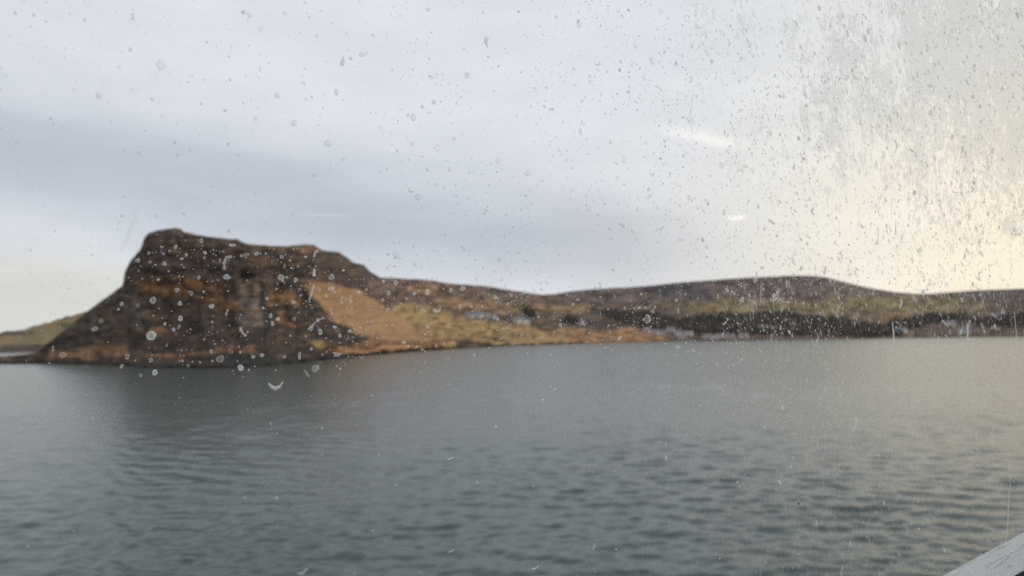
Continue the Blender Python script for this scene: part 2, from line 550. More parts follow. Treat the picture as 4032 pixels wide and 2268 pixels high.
# ------------------------------------------------------------------ sea
def build_sea():
    nc, nr = 900, 860
    phi = np.linspace(R(-54), R(54), nc)
    rho = np.concatenate([np.geomspace(14, 2200, nr), [3500, 5500, 9000, 16000, 30000, 50000]])
    P, Q = np.meshgrid(phi, rho)
    x, y = np.sin(P) * Q, np.cos(P) * Q
    gap = np.maximum(np.gradient(rho)[:, None] * 1.0, Q * (phi[1] - phi[0]))
    z = np.zeros_like(x)
    r2 = np.random.default_rng(3)
    for k in range(60):
        lam = 0.42 * (3.4 / 0.42) ** r2.random()
        ang = R(8) + r2.normal(0, R(31))
        kx, ky = math.sin(ang) * 2 * math.pi / lam, math.cos(ang) * 2 * math.pi / lam
        amp = 0.0047 * lam ** 0.58
        ph = kx * x + ky * y + r2.random() * 6.28 + 1.4 * np.sin(x / (lam * 3.1) + k) + 0.9 * np.sin(y / (lam * 4.7) + 2 * k)
        w = sstep(lam / gap, 2.2, 4.0)
        z += amp * w * (np.sin(ph) + 0.25 * np.sin(2 * ph + 1.57))
    gust = 0.30 + 1.4 * fbm(x / 38, y / 26, 201, 4)
    z *= gust
    V = np.stack([x, y, z], -1)
    me = mesh_np('sea', V, grid_faces(len(rho), nc), True)
    m, g = material('sea_water')
    geo = g.n('ShaderNodeNewGeometry').outputs['Position']
    p = g.n('ShaderNodeBsdfPrincipled')
    p.inputs['Base Color'].default_value = (0.028, 0.052, 0.048, 1)
    p.inputs['IOR'].default_value = 1.333
    p.inputs['Roughness'].default_value = 0.20
    h1 = g.noise(g.mapping(geo, (0.9, 1.5, 1.0), rot=(0, 0, R(-10))), 0.75, 4.0, 0.6)
    h2 = g.noise(g.mapping(geo, (0.8, 1.4, 1.0), rot=(0, 0, R(14))), 0.16, 3.0, 0.55)
    b1 = g.n('ShaderNodeBump')
    b1.inputs['Strength'].default_value = 0.14
    b1.inputs['Distance'].default_value = 0.35
    g.put(b1.inputs['Height'], h1)
    b2 = g.n('ShaderNodeBump')
    b2.inputs['Strength'].default_value = 0.07
    b2.inputs['Distance'].default_value = 1.1
    g.put(b2.inputs['Height'], h2)
    g.put(b2.inputs['Normal'], b1.outputs[0])
    g.put(p.inputs['Normal'], b2.outputs[0])
    g.put(g.out.inputs['Surface'], p.outputs[0])
    return tag(link('sea', me, None, m), 'grey green rippled water of the bay', None, None, 'structure')


build_sea()


def build_shore_rocks():
    vs, fs, n = [], [], 0
    base = np.array([[1, 0, 0], [-1, 0, 0], [0, 1, 0], [0, -1, 0], [0, 0, 1], [0, 0, -1], [.6, .6, .5], [-.6, .6, .5], [-.6, -.6, .5], [.6, -.6, .5]], float)
    tri = np.array([[4, 6, 7], [4, 7, 8], [4, 8, 9], [4, 9, 6], [6, 0, 2], [6, 2, 7], [7, 2, 1], [7, 1, 8], [8, 1, 3], [8, 3, 9], [9, 3, 0], [9, 0, 6],
                    [5, 2, 0], [5, 1, 2], [5, 3, 1], [5, 0, 3]])
    for _ in range(1500):
        px = rng.uniform(-200, 2300)
        j = int((px - COLS[0]) / (COLS[1] - COLS[0]))
        p = LAND[0, j]
        r = np.hypot(p[0], p[1])
        q = p * np.array([1 + rng.normal(0, 2.2) / r, 1, 1])
        q = q + np.array([p[0], p[1], 0]) / r * rng.normal(1.0, 3.0)
        q[2] = rng.uniform(-0.1, 0.4)
        sz = min(0.5 + rng.exponential(0.7), 3.6) * (1 + 0.6 * (px > 1500))
        vs.append(q + base * rng.uniform(.6, 1.2, (10, 1)) * sz * np.array([1.3, 1.1, 0.7]))
        fs.append(tri + n)
        n += 10
    me = mesh_np('shore_rocks', np.concatenate(vs), np.concatenate(fs), False, np.repeat(np.array([[0.04, 0.034, 0.028]]), n, 0))
    return tag(link('shore_rocks', me, None, M_GROUND), 'dark weedy boulders strewn along the foot of the headland', 'rocks', None, 'stuff')


build_shore_rocks()

# ------------------------------------------------------------------ woods and houses
def in_poly(x, y, poly):
    return bool(poly_mask(np.array([x]), np.array([y]), poly, 0.01)[0] > 0.5)


def build_wood():
    woods = [([(2690, 1262), (2760, 1246), (2860, 1240), (2930, 1246), (3010, 1232), (3110, 1228), (3160, 1246), (3300, 1258), (3440, 1276),
               (3520, 1292), (3560, 1318), (3420, 1324), (3180, 1318), (2960, 1316), (2760, 1314), (2660, 1296)], 3400),
             ([(3500, 1275), (3600, 1252), (3680, 1238), (3800, 1240), (3830, 1256), (3700, 1262), (3620, 1284), (3540, 1300)], 900),
             ([(3820, 1262), (3900, 1252), (4032, 1236), (4500, 1226), (4800, 1240), (4800, 1290), (4100, 1288), (3860, 1282)], 1500),
             ([(2330, 1222), (2460, 1226), (2600, 1240), (2680, 1270), (2640, 1296), (2540, 1292), (2420, 1262)], 500),
             ([(2055, 1214), (2088, 1212), (2106, 1246), (2076, 1246)], 60), ([(2228, 1256), (2276, 1256), (2276, 1278), (2232, 1276)], 60)]
    base = np.array([[0, 0, 1], [.72, 0, .55], [.22, .68, .6], [-.58, .42, .5], [-.6, -.45, .58], [.2, -.7, .52],
                     [.8, .3, 0.05], [0, .85, 0.0], [-.82, .1, .08], [-.3, -.8, 0.0], [.5, -.65, .05], [0, 0, -.55]])
    tri = np.array([[0, 1, 2], [0, 2, 3], [0, 3, 4], [0, 4, 5], [0, 5, 1], [1, 6, 2], [2, 6, 7], [2, 7, 3], [3, 7, 8], [3, 8, 4],
                    [4, 8, 9], [4, 9, 5], [5, 9, 10], [5, 10, 1], [1, 10, 6], [6, 11, 7], [7, 11, 8], [8, 11, 9], [9, 11, 10], [10, 11, 6]])
    vs, fs, cs, n = [], [], [], 0
    for poly, count in woods:
        p = np.array(poly, float)
        lo, hi = p.min(0), p.max(0)
        q = rng.uniform(lo, hi, (count * 4, 2))
        q = q[poly_mask(q[:, 0], q[:, 1], poly, 0.01) > 0.5][:count]
        for x, y in q:
            c = on_land(x, y)
            h = rng.uniform(5, 12)
            tone = np.array((0.070, 0.060, 0.050)) * rng.uniform(0.6, 1.5) * np.array((1, rng.uniform(.85, 1.1), 1))
            for _ in range(2):
                off = np.array([rng.normal(0, 2.2), rng.normal(0, 2.2), h * rng.uniform(.35, .7)])
                s = np.array([rng.uniform(2.2, 4.2), rng.uniform(2.2, 4.2), h * rng.uniform(.35, .55)])
                v = base * rng.uniform(.65, 1.25, (12, 1)) * s + c + off
                vs.append(v)
                fs.append(tri + n)
                cs.append(np.repeat(tone[None] * rng.uniform(.7, 1.3), 12, 0))
                n += 12
    me = mesh_np('wood', np.concatenate(vs), np.concatenate(fs), False, np.concatenate(cs))
    return tag(link('wood', me, None, M_GROUND), 'dark winter woodland spread along the far shore of the bay', 'woodland', None, 'stuff')


build_wood()

M_HWALL = plain('white_render', (0.80, 0.78, 0.75), 0.85, 0, 0.10, 0.9)
M_HWALL2 = plain('pinkish_render', (0.72, 0.58, 0.51), 0.85, 0, 0.12, 0.9)
M_HROOF = plain('slate_roof', (0.20, 0.20, 0.21), 0.7, 0, 0.25, 1.5)
M_HROOF2 = plain('tin_roof', (0.20, 0.21, 0.22), 0.6, 0, 0.15, 1.0)
M_PANE = plain('house_pane', (0.03, 0.035, 0.04), 0.12)
M_DOOR = plain('house_door', (0.16, 0.06, 0.04), 0.6)


def poly_mesh(name, v, f, smooth=False):
    me = bpy.data.meshes.new(name)
    me.from_pydata(v, [], f)
    if smooth:
        for p in me.polygons:
            p.use_smooth = True
    me.update()
    return me


def box_data(x0, x1, y0, y1, z0, z1):
    v = [(x, y, z) for z in (z0, z1) for x, y in ((x0, y0), (x1, y0), (x1, y1), (x0, y1))]
    f = [(0, 3, 2, 1), (4, 5, 6, 7), (0, 1, 5, 4), (1, 2, 6, 5), (2, 3, 7, 6), (3, 0, 4, 7)]
    return v, f


def house_parts():
    L, D, H, G = 6.0, 3.4, 3.6, 2.9
    wall = poly_mesh('wall', [(-L, -D, -2), (L, -D, -2), (L, D, -2), (-L, D, -2), (-L, -D, H), (L, -D, H), (L, D, H), (-L, D, H), (-L, 0, H + G), (L, 0, H + G)],
                     [(0, 1, 5, 4), (2, 3, 7, 6), (1, 2, 6, 9, 5), (3, 0, 4, 8, 7), (0, 3, 2, 1)])
    o, k = 0.35, G / D
    rv = []
    for dz in (0.02, 0.22):
        rv += [(-L - .2, -D - o, H - o * k + dz), (L + .2, -D - o, H - o * k + dz), (L + .2, 0, H + G + dz), (-L - .2, 0, H + G + dz),
               (-L - .2, D + o, H - o * k + dz), (L + .2, D + o, H - o * k + dz)]
    roof = poly_mesh('roof', rv, [(6, 7, 8, 9), (9, 8, 11, 10), (0, 3, 2, 1), (3, 4, 5, 2), (0, 1, 7, 6), (4, 10, 11, 5),
                                  (0, 6, 9, 3), (3, 9, 10, 4), (1, 2, 8, 7), (2, 5, 11, 8)])
    v, f = box_data(-.5, .5, -.4, .4, 0, 1.7)
    chim = poly_mesh('chimney', v, f)
    v, f = box_data(-.55, .55, -.05, .05, 0, 1.25)
    win = poly_mesh('window', v, f)
    v, f = box_data(-.5, .5, -.05, .05, 0, 2.05)
    door = poly_mesh('door', v, f)
    roof.materials.append(M_HROOF)
    chim.materials.append(M_HWALL2)
    win.materials.append(M_PANE)
    door.materials.append(M_DOOR)
    wall.materials.append(M_HWALL)
    wall2 = wall.copy()
    wall2.materials[0] = M_HWALL2
    roof2 = roof.copy()
    roof2.materials[0] = M_HROOF2
    return wall, wall2, roof, roof2, chim, win, door


HP = house_parts()


def house(px, py, label, size=1.0, tone=0, tin=0, turn=0.0, group='houses of the village across the bay'):
    c = on_land(px, py)
    e = empty('cottage', tuple(c), -math.atan2(c[0], c[1]) + R(turn))
    size *= 1.2
    e.scale = (size, size, size)
    tag(e, label, 'house', group)
    wall, wall2, roof, roof2, chim, win, door = HP
    link('wall', wall2 if tone else wall, e)
    rf = link('roof', roof2 if tin else roof, e)
    for s in (-1, 1):
        ch = link('chimney', chim, rf)
        ch.location = (s * 5.2, 0, 6.1)
    for x in (-4.2, -1.9, 1.9, 4.2):
        w = link('window', win, e)
        w.location = (x, -3.43, 1.1)
    d = link('door', door, e)
    d.location = (0, -3.43, 0)
    return e


HOUSES = [
    (1850, 1249, 'white cottage at the left end of the row above the tan grass', 1.0, 0, 0, 8),
    (1882, 1247, 'white cottage second from left in the row above the tan grass', 1.15, 0, 1, -6),
    (1912, 1248, 'pale cottage third from left in the row above the tan grass', .9, 1, 0, 12),
    (1944, 1253, 'white cottage at the right end of the row above the tan grass', 1.0, 0, 0, 4),
    (2030, 1270, 'pale house at the left edge of the small cluster below the dark bushes', 1.1, 0, 1, -10),
    (2052, 1271, 'white house in the middle of the small cluster below the dark bushes', 1.3, 0, 1, 6),
    (2074, 1270, 'white house on the right of the small cluster below the dark bushes', 1.0, 0, 0, 14),
    (2288, 1275, 'lone white house beside a dark clump of bushes above the grass', 1.1, 0, 0, -5),
    (2548, 1305, 'pinkish house highest at the left edge of the shore village', 1.2, 1, 0, 10),
    (2580, 1316, 'pale house on the slope just below the highest pinkish house', 1.2, 1, 1, -8),
    (2608, 1319, 'pinkish house in the sloping row left of the long grey sheds', 1.2, 1, 0, 5),
    (2645, 1304, 'pinkish house standing alone against the dark heather above the sheds', 1.35, 1, 0, 0),
    (2672, 1320, 'grey roofed long shed at the left of the pier buildings', 1.25, 0, 1, 3),
    (2716, 1320, 'grey roofed long shed at the right of the pier buildings', 1.3, 0, 1, -4),
    (2686, 1333, 'low pinkish house on the shore in front of the long sheds', 1.0, 1, 0, 8),
    (2786, 1332, 'pink waterfront house at the left end of the shore row', 1.25, 1, 0, 4),
    (2812, 1333, 'pale waterfront house second from left in the shore row', 1.15, 0, 1, -6),
    (2838, 1332, 'pinkish waterfront house in the middle of the shore row', 1.2, 1, 0, 9),
    (2876, 1331, 'cream waterfront house second from right in the shore row', 1.2, 1, 0, -3),
    (2930, 1330, 'pinkish waterfront house at the right end of the shore row', 1.35, 1, 1, 6),
    (3010, 1301, 'grey roofed house at the left of the pair inside the dark wood', 1.4, 0, 1, -5),
    (3046, 1302, 'pinkish house at the right of the pair inside the dark wood', 1.3, 1, 0, 7),
    (3120, 1303, 'small grey roofed house at the right edge of the wood clearing', 1.1, 0, 1, 2),
    (3552, 1305, 'grey roofed house by itself at the right end of the dark wood', 1.5, 0, 1, -8),
    (3747, 1276, 'pale house half hidden high above the right hand shore', 1.5, 0, 1, 4),
    (3795, 1306, 'grey roofed house low on the right hand shore', 1.5, 0, 1, 10),
    (3945, 1245, 'pale house highest on the hillside at the far right', 1.6, 0, 1, -4),
]
for a in HOUSES:
    house(*a)

# ------------------------------------------------------------------ ferry window
K = 0.40                                   # the pane recedes to the right
TH = math.atan(K)
Z0 = 0.42
BASE = Vector((0, Z0, EYE))
TX, NX = np.array([math.cos(TH), math.sin(TH), 0]), np.array([-math.sin(TH), math.cos(TH), 0])
THICK = 0.006


def on_pane(px, py):
    """(along, up) on the outer face of the pane, with the bend of the sight line in the glass"""
    d = ray(px, py)
    dn = d @ NX
    t = (np.array([0, Z0, 0]) @ NX) / dn
    hit = d * t[..., None] if np.ndim(t) else d * t
    a, b = (hit - np.array([0, Z0, 0])) @ TX, hit[..., 2]
    da, db = (d @ TX) / dn, d[..., 2] / dn
    k = 1 / np.sqrt((1 + da ** 2 + db ** 2) * 1.5 ** 2 - da ** 2 - db ** 2)
    return a + THICK * da * k, b + THICK * db * k


def pane_scale(px, py):
    """metres per picture point along and up on the pane"""
    a0, b0 = on_pane(px, py)
    a1, _ = on_pane(np.asarray(px) + 10.0, py)
    _, b1 = on_pane(px, np.asarray(py) + 10.0)
    return (a1 - a0) / 10.0, (b0 - b1) / 10.0


def rounded(a0, a1, b0, b1, r, n=14):
    pts = []
    for cx, cy, s in ((a1 - r, b0 + r, -90), (a1 - r, b1 - r, 0), (a0 + r, b1 - r, 90), (a0 + r, b0 + r, 180)):
        for k in range(n + 1):
            q = R(s + 90 * k / n)
            pts.append((cx + r * math.cos(q), cy + r * math.sin(q)))
    p = np.array(pts)
    p[:, 1] += 0.24 * (p[:, 0] - 0.40) * (b1 - p[:, 1]) / (b1 - b0)
    return p


WIN = dict(a0=-0.80, a1=0.64, b0=-0.187, b1=0.44)
RAD = 0.085
REVEAL = 0.037


def loft(name, loops, mat, parent, smooth=False):
    """closed strip through a list of (outline, depth) loops"""
    n = len(loops[0][0])
    V = np.concatenate([np.stack([p[:, 0], np.full(n, c), p[:, 1]], -1) for p, c in loops])
    me = mesh_np(name, V, grid_faces(len(loops), n, True), smooth)
    return link(name, me, parent, mat)


def ring(r_out):
    return rounded(WIN['a0'] - r_out, WIN['a1'] + r_out, WIN['b0'] - r_out, WIN['b1'] + r_out, RAD + r_out)


def frame_paint():
    """white paint with grey salt runs, scuffs and a few rust freckles"""
    m, g = material('weathered_white_paint')
    v = g.n('ShaderNodeTexCoord').outputs['Object']
    fine = g.noise(v, 140.0, 6.0, 0.7)
    scuff = g.noise(g.mapping(v, (0.25, 1.6, 1.0), rot=(0, R(-13), 0)), 95.0, 5.0, 0.65, 0.5)
    spot = g.noise(v, 420.0, 3.0, 0.5)
    c = g.mix(fine, (0.76, 0.765, 0.76), (0.92, 0.92, 0.91))
    c = g.mix(g.step(scuff, 0.56, 0.68, 0.0, 0.65), c, (0.30, 0.33, 0.35))
    c = g.mix(g.step(spot, 0.68, 0.74, 0.0, 0.8), c, (0.20, 0.15, 0.11))
    p = g.n('ShaderNodeBsdfPrincipled')
    g.put(p.inputs['Base Color'], c)
    p.inputs['Roughness'].default_value = 0.5
    b = g.n('ShaderNodeBump')
    b.inputs['Strength'].default_value = 0.3
    b.inputs['Distance'].default_value = 0.002
    g.put(b.inputs['Height'], g.m('ADD', fine, scuff))
    g.put(p.inputs['Normal'], b.outputs[0])
    g.put(g.out.inputs['Surface'], p.outputs[0])
    return m


def build_window():
    w = empty('ferry_window', tuple(BASE), TH)
    tag(w, 'salt spattered ferry window with rounded corners and white outer frame', 'window')
    # clear pane
    m, g = material('window_glass')
    gl = g.n('ShaderNodeBsdfGlass')
    gl.inputs['Color'].default_value = (0.985, 0.995, 0.99, 1)
    gl.inputs['Roughness'].default_value = 0.0
    gl.inputs['IOR'].default_value = 1.5
    g.put(g.out.inputs['Surface'], gl.outputs[0])
    o = ring(0.022)
    n = len(o)
    V = np.concatenate([np.stack([o[:, 0], np.full(n, c), o[:, 1]], -1) for c in (0.0, THICK)])
    me = poly_mesh('pane', [tuple(v) for v in V], [tuple(range(n)), tuple(range(2 * n - 1, n - 1, -1))] +
                   [(i, n + i, n + (i + 1) % n, (i + 1) % n) for i in range(n)])
    link('pane', me, w, m)
    # painted steel reveal outside the glass
    white = frame_paint()
    s = THICK + 0.0015
    loft('frame', [(ring(0.0), s), (ring(0.0), s + REVEAL), (ring(0.004), s + REVEAL + 0.004), (ring(0.06), s + REVEAL + 0.004), (ring(0.06), s), (ring(0.0), s)], white, w)
    # black rubber on the cabin side
    rubber = plain('black_rubber', (0.012, 0.010, 0.009), 0.6, 0, 0.3, 60)
    loft('gasket', [(ring(0.002), -0.001), (ring(0.002), -0.014), (ring(0.006), -0.018), (ring(0.03), -0.018), (ring(0.03), -0.001), (ring(0.002), -0.001)], rubber, w)
    return w


window = build_window()


def film_material():
    """dried salt in ragged crusts, thickest towards the upper right of the pane"""
    m, g = material('dried_salt_film')
    v = g.n('ShaderNodeTexCoord').outputs['Object']
    sep = g.n('ShaderNodeSeparateXYZ')
    g.put(sep.inputs[0], v)
    a, _, b = sep.outputs
    sl = g.mapping(v, (1.25, 1.0, 0.72), rot=(0, R(24), 0))
    big = g.noise(sl, 16.0, 3.0, 0.55, 0.4)
    mid = g.noise(sl, 75.0, 5.0, 0.65, 0.9)
    fin = g.noise(g.mapping(v, (1.5, 1.0, 0.6), rot=(0, R(20), 0)), 300.0, 4.0, 0.65, 0.6)
    reach = g.m('MULTIPLY', g.step(a, 0.02, 0.46), g.step(b, -0.06, 0.20))
    lvl = g.m('ADD', g.m('MULTIPLY', big, 0.45), g.m('MULTIPLY', mid, 0.80))
    lvl = g.m('ADD', lvl, g.m('MULTIPLY', fin, 0.70))
    lvl = g.m('ADD', lvl, g.m('MULTIPLY', reach, 0.34))
    crust = g.m('MULTIPLY', g.step(lvl, 1.11, 1.27, 0.0, 0.42), g.step(reach, 0.0, 0.12))
    # runs of dried water hang below the crust
    run = g.noise(g.mapping(v, (1.0, 1.0, 0.035)), 85.0, 3.0, 0.6, 0.2)
    runs = g.m('MULTIPLY', g.step(run, 0.60, 0.74, 0.0, 0.06), g.step(a, 0.20, 0.40))
    grain = g.m('MULTIPLY', g.step(fin, 0.50, 0.70, 0.0, 0.16), g.step(a, -0.05, 0.30))
    veil = g.step(big, 0.2, 0.8, 0.006, 0.024)
    f = g.m('ADD', g.m('ADD', crust, runs), g.m('ADD', grain, veil))
    f = g.m('MINIMUM', f, 0.8)
    tr = g.n('ShaderNodeBsdfTransparent')
    tl = g.n('ShaderNodeBsdfTranslucent')
    tl.inputs['Color'].default_value = (0.93, 0.93, 0.91, 1)
    mx = g.n('ShaderNodeMixShader')
    g.put(mx.inputs[0], f)
    g.put(mx.inputs[1], tr.outputs[0])
    g.put(mx.inputs[2], tl.outputs[0])
    g.put(g.out.inputs['Surface'], mx.outputs[0])
    return m


def build_film():
    o = ring(-0.001)
    c = THICK + 0.0004
    me = poly_mesh('salt_film', [(p[0], c, p[1]) for p in o], [tuple(range(len(o)))])
    return tag(link('salt_film', me, window, film_material()), 'crust of dried salt, thickest in the upper right of the pane')


build_film()


def drop_material(name, lo, hi, tint=(0.93, 0.94, 0.94)):
    """dried drop: a salt skin, denser at the rim, over clear water"""
    m, g = material(name)
    at = g.n('ShaderNodeAttribute', attribute_name='ground')
    v = g.n('ShaderNodeTexCoord').outputs['Object']
    nz = g.noise(v, 900.0, 3.0, 0.6)
    f = g.m('MULTIPLY', g.step(at.outputs['Fac'], 0.0, 1.0, lo, hi), g.step(nz, 0.25, 0.75, 0.75, 1.2), clamp=True)
    f = g.m('MULTIPLY', f, g.step(g.n('ShaderNodeObjectInfo').outputs['Random'], 0.0, 1.0, 0.60, 1.12), clamp=True)
    tr = g.n('ShaderNodeBsdfTransparent')
    tl = g.n('ShaderNodeBsdfTranslucent')
    tl.inputs['Color'].default_value = (*tint, 1)
    mx = g.n('ShaderNodeMixShader')
    g.put(mx.inputs[0], f)
    g.put(mx.inputs[1], tr.outputs[0])
    g.put(mx.inputs[2], tl.outputs[0])
    g.put(g.out.inputs['Surface'], mx.outputs[0])
    return m


M_DROP = drop_material('dried_drop', 0.30, 0.78, (0.74, 0.77, 0.77))
M_FAINT = drop_material('faint_dried_drop', 0.13, 0.34)
M_SPECK = drop_material('spray_speck', 0.30, 0.70, (0.68, 0.71, 0.70))
M_GRIT = plain('black_grit', (0.01, 0.01, 0.01), 0.8)
FACE = THICK + 0.0008


def blob(w, h, irr, seed, ringy=0.0, n=22):
    """irregular flat dome; returns verts, faces, rim density"""
    r = np.random.default_rng(seed)
    q = np.linspace(0, 2 * math.pi, n, endpoint=False)
    rad = 1 + irr * (0.55 * np.sin(2 * q + r.random() * 6.3) * r.random() + 0.5 * np.sin(3 * q + r.random() * 6.3) * r.random() + 0.35 * np.sin(5 * q + r.random() * 6.3) * r.random()) + irr * 0.25 * r.normal(size=n)
    V, D = [], []
    prof = [(1.0, 0.0, 0.9), (0.86, 0.55, 1.0), (0.68, 0.8, 0.55 - 0.5 * ringy), (0.35, 0.97, 0.30 - 0.3 * ringy)]
    hgt = 0.16 * min(w, h)
    for s, z, d in prof:
        V.append(np.stack([np.cos(q) * rad * s * w / 2, z * hgt + 0 * q, np.sin(q) * rad * s * h / 2], -1))
        D.append(np.clip(d + 0.25 * r.normal(size=n), 0, 1))
    V.append(np.array([[0, hgt, 0]]))
    D.append(np.array([max(0.0, 0.3 - 0.3 * ringy)]))
    F = [tuple(f) for f in grid_faces(4, n, True)] + [(3 * n + i, 3 * n + (i + 1) % n, 4 * n) for i in range(n)]
    return np.concatenate(V), F, np.concatenate(D)


def trail(pts, widths, seed, ax, bz):
    """rounded ridge of dried water along a line of (dx, dy) picture points"""
    r = np.random.default_rng(seed)
    p = np.array(pts, float)
    k = max(6, 4 * len(p))
    t = np.linspace(0, len(p) - 1, k)
    x = np.interp(t, np.arange(len(p)), p[:, 0])
    y = np.interp(t, np.arange(len(p)), p[:, 1])
    w = np.interp(t, np.arange(len(p)), np.array(widths, float)) * r.uniform(.8, 1.2, k)
    X, Z = x * ax, -y * bz
    tx, tz = np.gradient(X), np.gradient(Z)
    l = np.hypot(tx, tz) + 1e-12
    nx, nz = -tz / l, tx / l
    V, D = [], []
    for s, c, d in ((-1, 0, .9), (-.6, .7, .9), (0, 1, .5), (.6, .7, .9), (1, 0, .9)):
        V.append(np.stack([X + nx * w * s * ax * 0.5, c * 0.2 * w * bz, Z + nz * w * s * bz * 0.5], -1))
        D.append(np.full(k, d))
    return np.concatenate(V), [tuple(f) for f in grid_faces(5, k)], np.concatenate(D)


def drop_object(name, px, py, geo, mat, label, group):
    V, F, D = geo
    me = bpy.data.meshes.new(name)
    me.from_pydata([tuple(v) for v in V], [], [tuple(int(i) for i in f) for f in F])
    at = me.color_attributes.new('ground', 'FLOAT_COLOR', 'POINT')
    D = np.asarray(D, np.float32)
    at.data.foreach_set('color', np.stack([D, D, D, np.ones_like(D)], -1).ravel())
    for p in me.polygons:
        p.use_smooth = True
    me.update()
    a, b = on_pane(px, py)
    o = link(name, me, None, mat)
    q = np.array(BASE) + TX * float(a) + NX * FACE + np.array([0, 0, float(b)])
    o.location = tuple(q)
    o.rotation_euler = (0, 0, TH)
    tag(o, label, name.replace('_', ' '), group)
    return o


